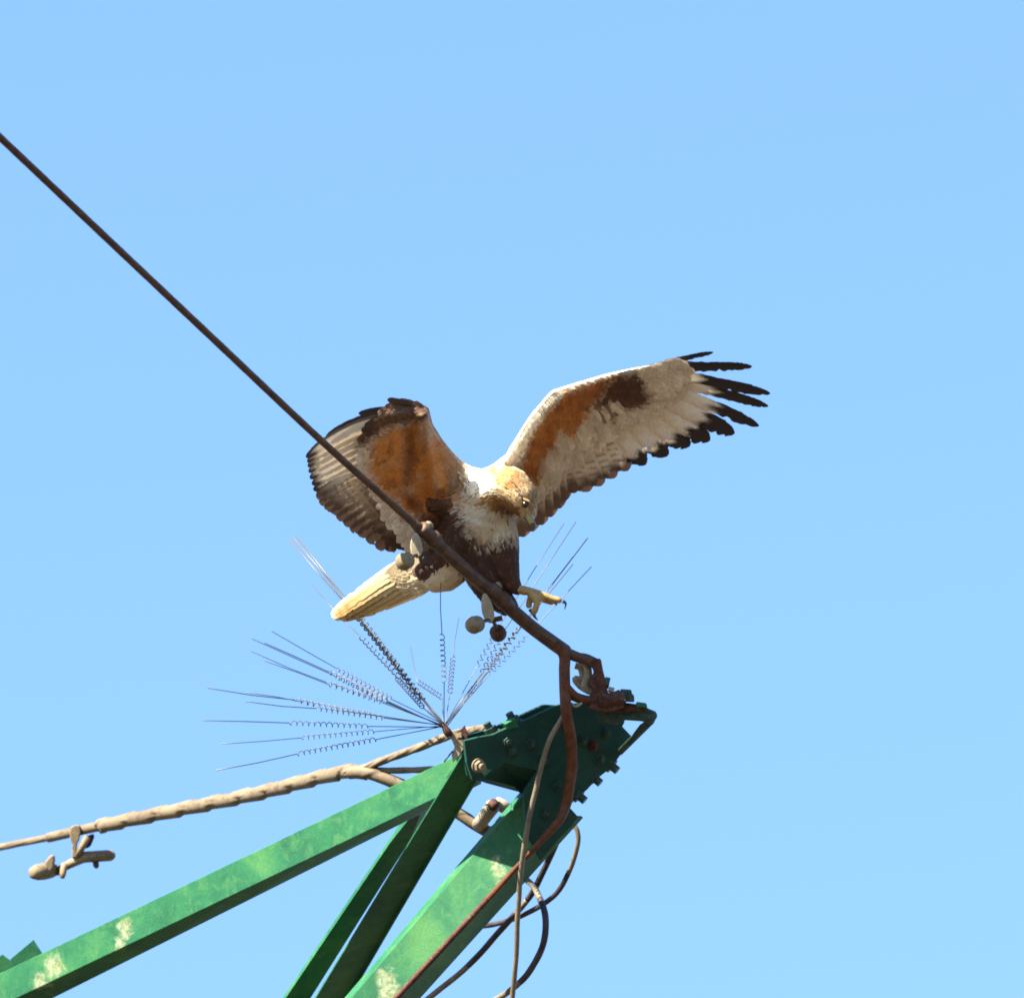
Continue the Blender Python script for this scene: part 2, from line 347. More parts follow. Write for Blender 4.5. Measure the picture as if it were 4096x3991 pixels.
# ------------------------------------------------------------------ power cable and jumper
def cd(x): return -1.15*(2264-x)/2264
cab = empty('power_cable', P(2264, 2610, 0), 'dark twisted power cable running from the top corner down to the arm tip', 'cable')
path = [(-700, -110), (0, 550), (420, 947), (860, 1362), (1300, 1776), (1635, 2075), (1700, 2135)]
pts = catmull([P(x, y, cd(x)) for x, y in path], 40)
MB().tube(pts, [m(14.5 if i < 190 else 16) for i in range(len(pts))], 32, True, 8, .16, 14).build('strand', M_CABLE, cab)
pts = catmull([P(x, y, cd(x)) for x, y in ((1655, 2094), (1700, 2135), (1800, 2222), (1900, 2312), (2000, 2398), (2120, 2502), (2200, 2562), (2262, 2606))], 24)
n = len(pts); MB().tube(pts, [m(17+9*min(1, i/24) + 3*(i/n)) for i in range(n)], 40, True, 10, .10, 7).build('armor_rods', M_CABLE, cab)
pts = catmull(PP([(2215, 2572, cd(2215)), (2262, 2606, -.01), (2310, 2628, 0), (2345, 2636, 0), (2385, 2655, 0)]), 10)
MB().tube(pts, [m(26)]*12+[m(22)]*(len(pts)-12), 20, True, 6, .10, 9).build('dead_end_loop', M_CABLE, cab)
jl = [(2222, 2575, -.03), (2256, 2620, -.025), (2258, 2680, -.03), (2260, 2760, -.035), (2266, 2850, -.035), (2284, 2960, .01), (2288, 3060, .04), (2276, 3150, .05), (2264, 3215, .06), (2240, 3275, .045), (2196, 3328, .05), (2120, 3410, .07), (2040, 3498, .10), (1950, 3597, .128)]
pts = catmull(PP(jl), 14); n = len(pts)
MB().tube(pts, [m(23 if i < 70 else 22 if i < 112 else max(11, 22-.28*(i-112))) for i in range(n)], 28, True, 7, .09, 5).build('jumper', M_JUMP, cab)
MB().tube(catmull(PP([(2248, 2720, -.04), (2290, 2770, -.035), (2330, 2800, -.02)]), 8), m(15), 12).build('dead_end_loop', M_JUMP, cab)

def loose(ptsl, r, stretches, label):
    pts = catmull(PP(ptsl), 12); n = len(pts)-1
    root = empty('control_cable', P(*ptsl[0]), label, 'cable')
    for a, b_, mat, nm in stretches:
        MB().tube(pts[round(a*12):round(b_*12)+1], r*(1.06 if mat is M_SHADED else 1), 14, True, 5, .08, 10).build(nm, mat, root)
loose([(2262, 2850, -.01), (2238, 2890, -.012), (2200, 2955, -.014), (2168, 3053, -.005), (2141, 3168, .0), (2118, 3260, .01), (2108, 3320, .02), (2085, 3473, .05), (2071, 3660, .08), (2064, 3831, .11), (2049, 3989, .14), (2040, 4090, .15)], m(11), [(0, 11, M_LEAD, 'strand')],
      'thin pale grey cable hanging straight down in front of the tip plate')
loose([(2250, 3290, .26), (2297, 3301, .25), (2313, 3350, .25), (2300, 3420, .26), (2275, 3488, .28), (2235, 3560, .3), (2182, 3609, .34), (2089, 3660, .40), (2000, 3690, .45), (1931, 3702, .5), (1880, 3700, .56)], m(10.5), [(0, 4.1, M_LEAD, 'strand'), (4.1, 10, M_SHADED, 'shaded_stretch')],
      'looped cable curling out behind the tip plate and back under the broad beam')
loose([(2060, 3480, .42), (2120, 3530, .36), (2150, 3572, .3), (2180, 3655, .24), (2180, 3740, .22), (2155, 3820, .24), (2103, 3903, .27), (2040, 3960, .3), (1970, 4005, .34), (1900, 4040, .4)], m(13), [(0, 2.3, M_LEAD, 'strand'), (2.3, 6.3, M_SHADED, 'shaded_stretch'), (6.3, 9, M_LEAD, 'strand')],
      'thick cable, its shade painted black, bowing out to the side below the loop')
loose([(2240, 3330, .26), (2218, 3387, .28), (2170, 3490, .32), (2117, 3588, .36), (2010, 3710, .42), (1874, 3860, .5), (1716, 3989, .58), (1620, 4060, .64)], m(12.5), [(0, 3.1, M_SHADED, 'shaded_stretch'), (3.1, 3.5, M_LEAD, 'strand'), (3.5, 5, M_SHADED, 'shaded_stretch'), (5, 7, M_LEAD, 'strand')],
      'straight slanting cable running below and alongside the broad green beam')

# ------------------------------------------------------------------ rear wire with its grip
gw = empty('rear_wire', P(1433, 3087, .48), 'pale beige wire with twisted armour grip running off beyond the green arm', 'cable')
gl = [(-500, 3500, 1.95), (0, 3388, 1.60), (205, 3347, 1.46), (330, 3318, 1.37), (430, 3296, 1.30), (716, 3238, 1.09)]
MB().tube(catmull(PP(gl), 24), m(15), 28, True, 7, .12, 12).build('strand', M_GRIP, gw)
pts = catmull(PP([(195, 3349, 1.465), (330, 3318, 1.37), (425, 3297, 1.305), (440, 3293, 1.295)]), 10)
MB().tube(pts, m(21), 20).build('sleeve', M_GRIP, gw)
pts = catmull(PP([(418, 3300, 1.31), (430, 3297, 1.30), (716, 3238, 1.09), (1023, 3174, .85), (1330, 3097, .57), (1420, 3085, .49), (1470, 3088, .46)]), 24); n = len(pts)
MB().tube(pts, [m(min(29, 18+3*i)) for i in range(n)], 36, True, spiral=(9.0, .30)).build('armor_grip', M_GRIP, gw)
MB().tube(catmull(PP([(1380, 3092, .48), (1450, 3074, .46), (1535, 3040, .43), (1689, 2984, .36), (1781, 2948, .31), (1860, 2926, .22), (1950, 2912, .10), (1972, 2930, .07)]), 14), m(17), 28, True, 4, .22, 16).build('grip_leg', M_GRIP, gw)
MB().tube(catmull(PP([(1440, 3082, .47), (1515, 3081, .45), (1620, 3080, .42), (1740, 3074, .38), (1850, 3050, .33)]), 12), m(13.5), 20, True, 4, .2, 16).build('grip_leg', M_GRIP, gw)
MB().tube(catmull(PP([(1400, 3088, .48), (1453, 3087, .46), (1540, 3112, .44), (1640, 3155, .43), (1730, 3200, .42), (1830, 3252, .40), (1900, 3296, .39), (1980, 3340, .38), (2060, 3390, .37)]), 14), [m(27)]*40+[m(24)]*73, 28, True, spiral=(9, .22)).build('grip_leg', M_GRIP, gw)
jc = empty('cable_connector', P(1940, 3290, .36), 'white hollow connector pointing up from the wire in the gap beside the broad beam', 'connector')
MB().lathe(P(1915, 3300, .38), P(1972, 3222, .30), [(0, m(30)), (.3, m(28)), (.7, m(30)), (.97, m(31)), (1, m(28))], 20).build('barrel', M_ALU, jc)
MB().lathe(P(1968, 3226, .303), P(1976, 3212, .29), [(0, m(23)), (1, m(22))], 16).build('hollow_end', M_RUST_SHADE, jc)  # dark disc painted in for the shade inside the barrel's open end
MB().lathe(P(1985, 3208, .34), P(2040, 3240, .36), [(0, m(24)), (.5, m(27)), (1, m(24))], 16).build('barrel', M_ALU, jc)

# ------------------------------------------------------------------ vibration dampers
def damper(c, axis, near, far, label, clampH, tilt):
    """c: clamp top on the cable (x,y,d); near / far: weight centres"""
    root = empty('vibration_damper', P(*c), label, 'vibration damper', 'vibration dampers clamped on the wires')
    x, y, d = c
    b = MB(); e = []
    for k in range(24):
        a = 2*math.pi*k/24; ex = 24*math.sin(a); ey = clampH*(.5 - .5*math.cos(a))
        e.append(P(x + ex*(1 - .25*math.cos(a)) + tilt*ey/clampH, y + ey, d-.024))
    b.prism(e, FW*.03); bevel(b.build('clamp', M_ALU, root, False), .004, 3)
    # keeper round the cable
    a1 = Vector(P(*c)); 
    b = MB(); p0 = P(x+18, y-22, cd(x+18)-.004); p1 = P(x+105, y+58, cd(x+105)-.004)
    b.lathe(p0, p1, [(0, m(24)), (.05, m(31)), (.3, m(33)), (.34, m(28)), (.45, m(28)), (.5, m(35)), (.72, m(35)), (.76, m(29)), (1, m(27))], 18); b.build('keeper', M_CABLE, root)
    b = MB(); q = P(x+46, y-42, cd(x+46)+.0); b.lathe(q, q + (p1-p0).normalized()*m(38), [(0, m(5)), (.3, m(11)), (.7, m(11)), (1, m(5))], 12); b.build('bolt', M_ALU, root)
    mid = P(x+tilt+6, y+clampH-10, d-.005)
    pn, pf = P(*near), P(*far); b = MB()
    b.tube(catmull([pn, mid, pf], 10), m(8), 10); b.build('messenger_wire', M_CABLE, root)
    dn = (pn-mid).normalized(); df = (pf-mid).normalized()
    b = MB(); b.lathe(pn - dn*m(20), pn + dn*m(46), [(0, m(20)), (.05, m(33)), (.12, m(34)), (.16, m(30)), (.3, m(33)), (.6, m(36)), (.82, m(31)), (.94, m(20)), (1, m(4))], 22); b.build('weight', M_WEIGHT, root)
    b = MB(); b.lathe(pf - df*m(38), pf + df*m(34), [(0, m(10)), (.05, m(24)), (.3, m(32)), (.7, m(33)), (.86, m(28)), (.96, m(17)), (1, m(4))], 22); b.build('weight', M_RUST_SHADE, root)  # far weight given a darker material to stand for its shade
    b = MB(); b.cyl(mid - Vector(cvec(1, .2, 0))*m(12), mid + Vector(cvec(1, .2, 0))*m(44), m(11), n=12); b.build('bolt', M_RUST_SHADE, root)
    return root
damper((1662, 2130, cd(1662)), None, (1622, 2243, cd(1622)-.06), (1692, 2286, cd(1700)+.05), 'pale bell damper hanging from the cable in front of the bird\'s tail', 100, 6)
damper((1938, 2372, cd(1938)), None, (1903, 2497, cd(1903)-.06), (1992, 2532, cd(1990)+.04), 'bell damper hanging from the cable just below the bird\'s dark legs', 118, 22)
# the damper on the rear wire
rd = empty('vibration_damper', P(330, 3330, 1.37), 'tan dumbbell damper hanging from the pale rear wire', 'vibration damper', 'vibration dampers clamped on the wires')
zx = lambda x, y, d: P(80+x*.2252, 3250+y*.2252, d+.56)
b = MB(); b.prism([zx(x, y, .785) for x, y in ((880, 330), (900, 260), (960, 215), (1060, 220), (1080, 330), (1050, 480), (1010, 560), (1000, 740), (1060, 790), (920, 800), (925, 560), (890, 460))], FW*.02); bevel(b.build('clamp', M_WEIGHT, rd, False), .003, 3)
b = MB(); b.tube([zx(1200, 420, .79), zx(1020, 760, .79)], m(15), 12); b.build('clamp_bolt', M_WEIGHT, rd)
b = MB(); b.prism([zx(x, y, .81) for x, y in ((1120, 440), (1300, 370), (1320, 430), (1250, 600), (1170, 640), (1060, 560))], FW*.03); bevel(b.build('clamp_jaw', M_RUST_SHADE, rd, False), .003, 3)
b = MB(); b.tube([zx(700, 1010, .80), zx(900, 900, .80), zx(1150, 790, .80), zx(1350, 760, .80)], [m(16), m(19), m(21), m(20)], 14); b.build('messenger_wire', M_WEIGHT, rd)
b = MB(); b.lathe(zx(1080, 790, .80), zx(1690, 750, .82), [(0, m(18)), (.05, m(24)), (.5, m(24)), (.86, m(24)), (.96, m(17)), (1, m(8))], 20); b.build('weight', M_WEIGHT, rd)
b = MB(); b.lathe(zx(1340, 860, .81), zx(1360, 970, .80), [(0, m(13)), (.7, m(13)), (1, m(8))], 12); b.build('drain_plug', M_RUST_SHADE, rd)
b = MB(); b.lathe(zx(200, 1070, .76), zx(640, 1010, .82), [(0, m(14)), (.06, m(26)), (.25, m(34)), (.5, m(36)), (.8, m(32)), (.95, m(26)), (1, m(16))], 22); b.build('weight', M_WEIGHT, rd)
b = MB(); b.prism([zx(x, y, .775) for x, y in ((440, 870), (540, 750), (610, 750), (620, 850), (590, 1000), (520, 1070), (430, 1050))], FW*.03); bevel(b.build('weight_lug', M_WEIGHT, rd, False), .005, 3)
b = MB(); b.cyl(zx(600, 1030, .81), zx(760, 1040, .80), m(18)); b.build('weight_neck', M_RUST_SHADE, rd)
b = MB(); b.lathe(zx(790, 900, .785), zx(750, 1160, .775), [(0, m(12)), (.3, m(15)), (.7, m(14)), (1, m(9))], 14); b.build('bolt', M_WEIGHT, rd)

# ------------------------------------------------------------------ bird spikes
spk = empty('bird_spike_cluster', P(1792, 2935, .02), 'fan of thin coiled bird deterrent wires clamped at the arm tip', 'bird spikes')
b = MB(); b.lathe(P(1800, 2945, .01), P(1772, 2895, .01), [(0, m(13)), (.4, m(17)), (1, m(9))], 12); b.build('bundle_collar', M_RUST_SHADE, spk)
b = MB(); b.prism([P(x, y, .012) for x, y in ((1792, 2925), (1835, 2915), (1868, 2935), (1868, 2965), (1858, 2990), (1835, 3025), (1812, 3048), (1806, 3020), (1818, 2985), (1808, 2962))], FW*.006); bevel(b.build('clamp_plate', M_ALU, spk, False), .001)
b = MB(); b.lathe(P(1828, 2945, -.005), P(1850, 2943, -.005), [(0, m(10)), (.2, m(16)), (.8, m(16)), (1, m(9))], 6); b.build('nut', M_WEIGHT, spk, True, .5)
b = MB(); b.prism([P(x, y, .0) for x, y in ((1826, 2925), (1848, 2912), (1858, 2898), (1866, 2920), (1872, 2960), (1852, 2962), (1850, 2940), (1830, 2935))], FW*.012); bevel(b.build('clamp_jaw', M_RUST_SHADE, spk, False), .001)
b = MB(); b.tube(PP([(1812, 3002, .01), (1795, 3022, .01), (1776, 3046, .01)]), m(3.5), 8); b.build('spike_tail', M_SPIKE, spk)
def z6(x, y): return (780 + x*.829, 2050 + y*.829)
spikes = [  # tip, coil outer end, coil inner end, depth at tip
 ((60, 845), (490, 905), (720, 955), -.34), ((245, 910), (590, 945), (910, 990), -.30), ((250, 868), (530, 915), (860, 975), -.26),
 ((35, 1002), (460, 1014), (830, 1030), -.36), ((130, 1115), (520, 1085), (860, 1056), -.38), ((100, 1243), (500, 1162), (870, 1094), -.40),
 ((270, 668), (640, 820), (900, 915), -.30), ((335, 628), (650, 770), (920, 905), -.34), ((335, 715), (655, 832), (880, 900), -.27), ((275, 608), (680, 790), (930, 915), -.38), ((370, 572), (690, 755), (940, 895), -.42),
 ((455, 130), (785, 505), (1080, 880), .26), ((475, 122), (795, 500), (1090, 885), .22), ((490, 115), (805, 515), (1100, 900), .30), ((562, 345), (800, 600), (990, 800), .34),
 ((920, 725), (975, 800), (1100, 940), .38), ((1040, 650), (1075, 815), (1190, 890), .42),
 ((1185, 338), (1192, 590), (1202, 815), -.30), ((1272, 508), (1245, 700), (1230, 868), .34),
 ((1780, 52), (1470, 545), (1365, 735), .12), ((1838, 44), (1500, 560), (1385, 770), .16), ((1897, 120), (1560, 560), (1400, 760), .06), ((1824, 248), (1545, 590), (1420, 760), .20), ((1890, 128), (1552, 575), (1410, 765), .09), ((1914, 260), (1592, 605), (1430, 770), .02)]
for i, (tp, c0, c1, dd) in enumerate(spikes):
    T = P(*z6(*tp), .02+dd); rt = P(1779+random.uniform(-6, 6), 2906+random.uniform(-6, 6), .01)
    Lt = (Vector((*tp, 0))-Vector((1205, 1030, 0))).length
    f0 = (Vector((*c0, 0))-Vector((1205, 1030, 0))).length/Lt; f1 = (Vector((*c1, 0))-Vector((1205, 1030, 0))).length/Lt
    A = P(*z6(*c0), .02+dd*f0); B = P(*z6(*c1), .02+dd*f1)
    ax = (A-B).normalized(); a = ax.orthogonal().normalized(); bb = ax.cross(a); Lc = (A-B).length
    turns = max(6, round(Lc/.0155)); hr = .0052; ph = random.uniform(0, 6)
    ps = [rt, rt.lerp(B, .5), B - ax*.004]
    ns = turns*9
    for k in range(ns+1):
        w = 2*math.pi*turns*k/ns + ph; ps.append(B.lerp(A, k/ns) + a*(hr*math.cos(w)) + bb*(hr*math.sin(w)))
    ps += [A + ax*.004, A.lerp(T, .5) + bb*random.uniform(-.003, .003), T]
    MB().tube(ps, random.uniform(.0016, .0021) if i in (11, 12, 13) else random.uniform(.0009, .0014), 5).build('spike', M_SPIKE, spk)

# ================================================================== the bird
bird = empty('buzzard', P(1960, 2420, -.10), 'rust, cream and dark brown buzzard landing on the cable with both wings raised', 'bird')
BD = -.115        # depth of the bird's body axis
def inpoly(pt, poly):
    x, y = pt; c = False; j = len(poly)-1
    for i in range(len(poly)):
        xi, yi = poly[i]; xj, yj = poly[j]
        if (yi > y) != (yj > y) and x < (xj-xi)*(y-yi)/(yj-yi)+xi: c = not c
        j = i
    return c
_NT = np.random.default_rng(99).random((64, 64))
def vnoise(x, y, sc_):
    x /= sc_; y /= sc_; i, j = math.floor(x), math.floor(y); f, g_ = x-i, y-j; f = f*f*(3-2*f); g_ = g_*g_*(3-2*g_)
    a = _NT[i % 64, j % 64]*(1-f)+_NT[(i+1) % 64, j % 64]*f; b = _NT[i % 64, (j+1) % 64]*(1-f)+_NT[(i+1) % 64, (j+1) % 64]*f
    return a*(1-g_)+b*g_
def segd(x, y, ln):
    best = 1e9
    for (x0, y0), (x1, y1) in zip(ln[:-1], ln[1:]):
        dx, dy = x1-x0, y1-y0; t = max(0, min(1, ((x-x0)*dx+(y-y0)*dy)/(dx*dx+dy*dy))); best = min(best, math.hypot(x-x0-t*dx, y-y0-t*dy))
    return best
def mix3(a, b, t): 
    t = max(0, min(1, t)); return tuple(x*(1-t)+y*t for x, y in zip(a, b))

def soft(x, y, poly, w):
    """1 well inside the patch, 0 well outside, a ragged border of width w between"""
    d_ = segd(x, y, poly+[poly[0]])*(1 if inpoly((x, y), poly) else -1) + (vnoise(x*1.7, y*1.7, 13)-.5)*26
    return max(0, min(1, .5 + d_/w))
WHITE = (.84, .78, .64); CREAM = (.37, .255, .12); ORANGE = (.22, .095, .026); RUST = (.40, .128, .024); RUSTD = (.15, .045, .014)
BEIGE = (.45, .38, .28); PALE = (.64, .57, .47); DARK = (.042, .018, .012); BROWN = (.15, .085, .055); GREYB = (.33, .26, .205); TAILC = (.30, .22, .095)

# ---- body, one continuous surface grown from overlapping rounds along its bones
chains = [  # (list of (x,y,d,r), flow) ; flow runs from head to tail
 [(2110, 2040, -.165, 40), (2080, 1985, -.175, 72), (2040, 1950, -.165, 84), (1985, 1950, -.150, 88), (1945, 1975, -.14, 98), (1915, 2020, BD-.005, 118), (1885, 2090, BD, 132), (1845, 2170, BD+.01, 120), (1795, 2240, BD+.025, 95), (1740, 2290, BD+.04, 68), (1690, 2305, BD+.05, 46)],
 [(2105, 2045, -.165, 34), (2119, 2068, -.168, 22)],
 [(1800, 2270, BD+.02, 80), (1782, 2300, BD+.02, 66), (1745, 2318, BD+.03, 52)],
 [(1960, 2080, BD+.01, 100), (1990, 2170, BD, 88), (2010, 2250, BD-.005, 66), (2035, 2320, BD-.005, 42), (2062, 2352, BD-.01, 24)],
 [(1880, 2180, BD, 96), (1925, 2290, BD-.0, 72), (1975, 2370, BD+.01, 62), (2020, 2415, BD+.02, 44), (2050, 2432, BD+.02, 22)],
 # far wing: shoulder, elbow, wrist, hand
 [(1960, 1950, BD+.03, 78), (2005, 1905, BD+.04, 58), (2050, 1846, BD+.035, 36), (2096, 1748, BD+.005, 24), (2145, 1663, BD-.02, 19), (2213, 1583, BD-.045, 13), (2340, 1531, BD-.045, 9), (2470, 1491, BD-.03, 7), (2600, 1468, BD-.01, 5)],
 # near wing: shoulder, leading edge, wrist
 [(1915, 1965, BD-.01, 88), (1872, 1918, BD-.02, 52), (1830, 1872, BD-.035, 31), (1788, 1817, BD-.055, 22), (1747, 1760, BD-.075, 19), (1712, 1700, BD-.095, 18), (1690, 1650, BD-.11, 28), (1655, 1642, BD-.115, 22), (1600, 1640, BD-.12, 12)],
 [(1885, 1990, BD-.01, 80), (1800, 2020, BD-.02, 52), (1710, 2010, BD-.035, 38), (1672, 1900, BD-.07, 26), (1668, 1790, BD-.09, 22), (1690, 1665, BD-.11, 27)],
]
bm = bmesh.new(); samples = []
for ch in chains:
    for i in range(len(ch)-1):
        a, b_ = ch[i], ch[i+1]; pa, pb = P(*a[:3]), P(*b_[:3]); L = (pb-pa).length
        k = max(2, int(L/(.35*m(min(a[3], b_[3])))))
        for q in range(k+1):
            t = q/k; c = pa.lerp(pb, t); r = m(a[3]*(1-t)+b_[3]*t)
            bmesh.ops.create_icosphere(bm, subdivisions=2, radius=r, matrix=Matrix.Translation(c))
            samples.append((c, (pb-pa).normalized()))
# brow ridge over the eye
tmp = bpy.data.meshes.new('tmp'); bm.to_mesh(tmp); bm.free()
to = bpy.data.objects.new('tmp', tmp); col.objects.link(to)
r = to.modifiers.new('r', 'REMESH'); r.mode = 'VOXEL'; r.voxel_size = .0034
sm = to.modifiers.new('s', 'SMOOTH'); sm.factor = .5; sm.iterations = 7
dg = bpy.context.evaluated_depsgraph_get(); bme = bpy.data.meshes.new_from_object(to.evaluated_get(dg))
bpy.data.objects.remove(to); bpy.data.meshes.remove(tmp)
bv = [v.co.copy() for v in bme.vertices]; bf = [tuple(p.vertices) for p in bme.polygons]
bvh = BVHTree.FromPolygons(bv, bf)
SC = np.array([tuple(c) for c, _ in samples]); SDIR = [d for _, d in samples]
def flow(p): return SDIR[int(np.argmin(((SC-np.array(tuple(p)))**2).sum(1)))]

bellyline = [(1700, 1985), (1760, 1995), (1800, 2010), (1850, 2075), (1905, 2165), (1940, 2185), (1985, 2165), (2030, 2150), (2120, 2175), (2120, 2600), (1860, 2600), (1862, 2300), (1815, 2230), (1745, 2265), (1690, 2310), (1610, 2240), (1600, 2180), (1690, 2100)]
white_neck = [(1882, 1862), (1930, 1870), (1962, 1905), (1978, 1935), (1970, 1985), (1940, 2000), (1905, 1985), (1865, 1945), (1858, 1920)]  # white neck feathers; left edge painted along the near wing's shadow line
throat = [(1905, 1990), (1945, 1975), (1990, 1985), (2030, 2000), (2010, 2022), (1960, 2025), (1925, 2010)]
stache = [(1965, 2010), (2010, 1998), (2055, 2015), (2085, 2045), (2075, 2070), (2000, 2050), (1960, 2040)]
brow = [(2062, 1945), (2067, 1943), (2100, 2000), (2092, 2006), (2074, 1975)]
crown = [(1955, 1850), (2030, 1862), (2075, 1885), (2075, 1960), (2050, 1965), (2010, 1955), (1985, 1930)]
cheek = [(1985, 1950), (2050, 1960), (2095, 2010), (2110, 2060), (2060, 2020), (2000, 1995)]
forehead = [(2075, 1880), (2130, 1915), (2160, 1990), (2125, 2060), (2100, 2000), (2070, 1950)]
def jit(c, a, r=rng): 
    k = 1 + r.normal(0, a); return tuple(max(.004, x*k*(1+r.normal(0, a*.25))) for x in c)
def paint_body(x, y, d, fuzz=0):
    if fuzz: x += rng.normal(0, fuzz); y += rng.normal(0, fuzz)
    if y < 1885+ (x-2000)*-1.2 and x > 1995: return WHITE            # far shoulder and leading edge
    if x > 2330 and y < 1600: return WHITE if rng.random() < .7 else BROWN
    if x < 1875 and y < 1880+(1840-x)*.2 and y < 1985:
        if x < 1725 and y < 1690: return (.07, .036, .022) if y < 1645 else (.10, .05, .024)
        return GREYB if rng.random() < .5 else (.30, .17, .09)
    if inpoly((x, y), brow): return (.09, .045, .02)
    if inpoly((x, y), stache): return mix3((.13, .058, .022), (.25, .135, .055), vnoise(x, y, 11))
    if inpoly((x, y), throat): return ORANGE if rng.random() < .6 else CREAM
    if inpoly((x, y), white_neck): return WHITE
    if inpoly((x, y), cheek): return mix3(CREAM, (.47, .38, .22), vnoise(x, y, 12))
    if inpoly((x, y), crown): return mix3((.27, .12, .038), (.38, .235, .11), vnoise(x, y, 10)**1.4)
    if inpoly((x, y), forehead): return mix3((.33, .26, .16), (.22, .13, .06), vnoise(x, y, 9))
    kb = soft(x, y, bellyline, 46)
    if kb > .97: return DARK if rng.random() < .88 else (.085, .04, .024)
    if kb > .03 and y < 2240: return mix3(BEIGE if x > 1825 else RUSTD, DARK, kb + rng.normal(0, .12))
    if kb > .4: return DARK
    if x < 1870 and y > 2220: return (.46, .38, .26) if x > 1700 else (.42, .35, .22)
    if x < 1800 and y < 2130: return RUST if rng.random() < .7 else RUSTD
    if x < 1855 and y < 2060: return (.34, .2, .1)
    return (.18, .11, .07) if rng.random() < .035 else BEIGE
bcols = []
for v in bv:
    x, y, d = unP(v); bcols.append(paint_body(x, y, d))
body = mk('body', bv, bf, M_SKIN, bird, True, bcols)
body['label'] = 'buzzard body with cream head and neck, pale breast and dark brown belly'

# ---- small contour feathers lying on the body
class FB:           # feather batch
    def __init__(s): s.v = []; s.f = []; s.c = []; s.uv = []
    def grid(s, rows, cols_, uvs):
        n = len(s.v); h = len(rows); w = len(rows[0])
        for r_ in rows: s.v += r_
        for i in range(h-1):
            for j in range(w-1): s.f.append((n+i*w+j, n+i*w+j+1, n+(i+1)*w+j+1, n+(i+1)*w+j))
        s.c += cols_; s.uv += uvs
    def build(s, name, mat, parent): return mk(name, s.v, s.f, mat, parent, True, s.c, s.uv)
fb = FB()
areas = np.array([p.area for p in bme.polygons]); cum = np.cumsum(areas)/areas.sum()
for q in range(15000):
    pi = int(np.searchsorted(cum, rng.random())); pl = bme.polygons[pi]; c = pl.center.copy(); nrm = pl.normal.copy()
    x, y, d = unP(c)
    if x > 2340 or (x < 1700 and y < 1700): continue
    head = x > 1950 and y < 2080 and d < BD+.02 and y > 1850 and x < 2165
    if head and (Vector((x, y, 0))-Vector((2101, 2017, 0))).length < 17: continue
    if (Vector((x, y, 0))-Vector((2128, 2072, 0))).length < 24: continue
    f = flow(c); f = (f - nrm*f.dot(nrm))
    if f.length < .05: continue
    f.normalize(); f = (f + Vector(rng.normal(0, .13, 3))).normalized(); f = (f - nrm*f.dot(nrm)).normalized()
    dark = inpoly((x, y), bellyline)
    L = m(rng.uniform(14, 21) if head else rng.uniform(26, 42) if dark else rng.uniform(15, 26)); W = L*rng.uniform(.16, .24)
    if x > 2040 and y < 1850: L *= .55; W *= .6
    if head: W *= .8
    cc = jit(paint_body(x, y, d, 4 if head else 11), .06)
    side = nrm.cross(f); rows = []; cs = []; uvs = []; hgt = rng.uniform(.0006, .0020)*(0.6 if head else 1 if dark else .55)
    for i, (t, w) in enumerate(((0, .5), (.45, 1), (.8, .85), (1, .25))):
        row = []
        for u in (-1, 0, 1):
            p = c + f*(L*(t-.3)) + side*(W*w*u)
            hit = bvh.find_nearest(p)
            if hit[0] is None: hit = (p, nrm)
            pp = hit[0]; nn = hit[1]
            p = pp + (p-pp)*.35 + nn*(.0004 + hgt*t + .0008*(1-abs(u)))
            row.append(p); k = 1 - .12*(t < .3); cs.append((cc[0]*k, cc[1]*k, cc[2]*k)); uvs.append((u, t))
        rows.append(row)
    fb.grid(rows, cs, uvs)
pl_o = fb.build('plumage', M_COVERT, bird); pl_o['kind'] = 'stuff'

# ---- feathers
def feather(name, parent, root, tip, w, nrm, colf, bend=0, droop=0, finger=False, seed=0, nt_=38, nu=8, lead=1, roundness=.14, rag=.05, asym=.36, camber=.10):
    """lead: which side (+1/-1 of u) carries the narrow leading vane; bend > 0 curves the feather back towards its trailing side at the tip"""
    r = np.random.default_rng(seed+11); ax = tip-root; L = ax.length; axn = ax/L
    n_ = (nrm - axn*nrm.dot(axn)).normalized(); side = n_.cross(axn)*lead
    V = []; C = []; UV = []; notch = np.ones(nt_+1)
    for _ in range(r.integers(1, 4)):
        q = int(r.integers(nt_//2, nt_-2)); notch[q] *= r.uniform(.7, .88)
    for i in range(nt_+1):
        t = 1-(1-i/nt_)**1.6
        c = root + ax*t + side*(bend*L*4*t*(1-t)) + n_*(droop*L*t*t)
        p = min(1, .35+2.6*t)
        if finger: p *= 1.0 + .34*max(0, min(1, (.56-t)/.16)) - .12*max(0, (t-.6)/.4)
        if t > 1-roundness: p *= max(.03, math.sqrt(max(0.0, 1-((t-(1-roundness))/roundness)**2)))
        for j in range(nu+1):
            u = -1 + 2*j/nu
            hw = w*(asym if u > 0 else 1-asym)*p
            if abs(u) == 1: hw *= 1 + r.normal(0, rag)
            if u < -.5: hw *= notch[i]
            V.append(c + side*(u*hw) - n_*(camber*w*u*u*p) + n_*(.0006*(abs(u) < .01)))
            C.append(colf(t, -u, r)); UV.append((u, t))
    k = nu+1; F = [(i*k+j, i*k+j+1, (i+1)*k+j+1, (i+1)*k+j) for i in range(nt_) for j in range(nu)]
    return mk(name, V, F, M_FEATHER, parent, True, C, UV)
def wing_plane(p0, nrm, relief):
    def at(x, y, off=0):
        rr = (P(x, y, 0)-CAM).normalized(); t = (p0-CAM).dot(nrm)/rr.dot(nrm)
        k = sum(h*math.exp(-(segd(x, y, ln)/w)**2) for ln, w, h in relief)
        return CAM + rr*(t - (off + k)/abs(rr.dot(nrm))*1.0)
    return at
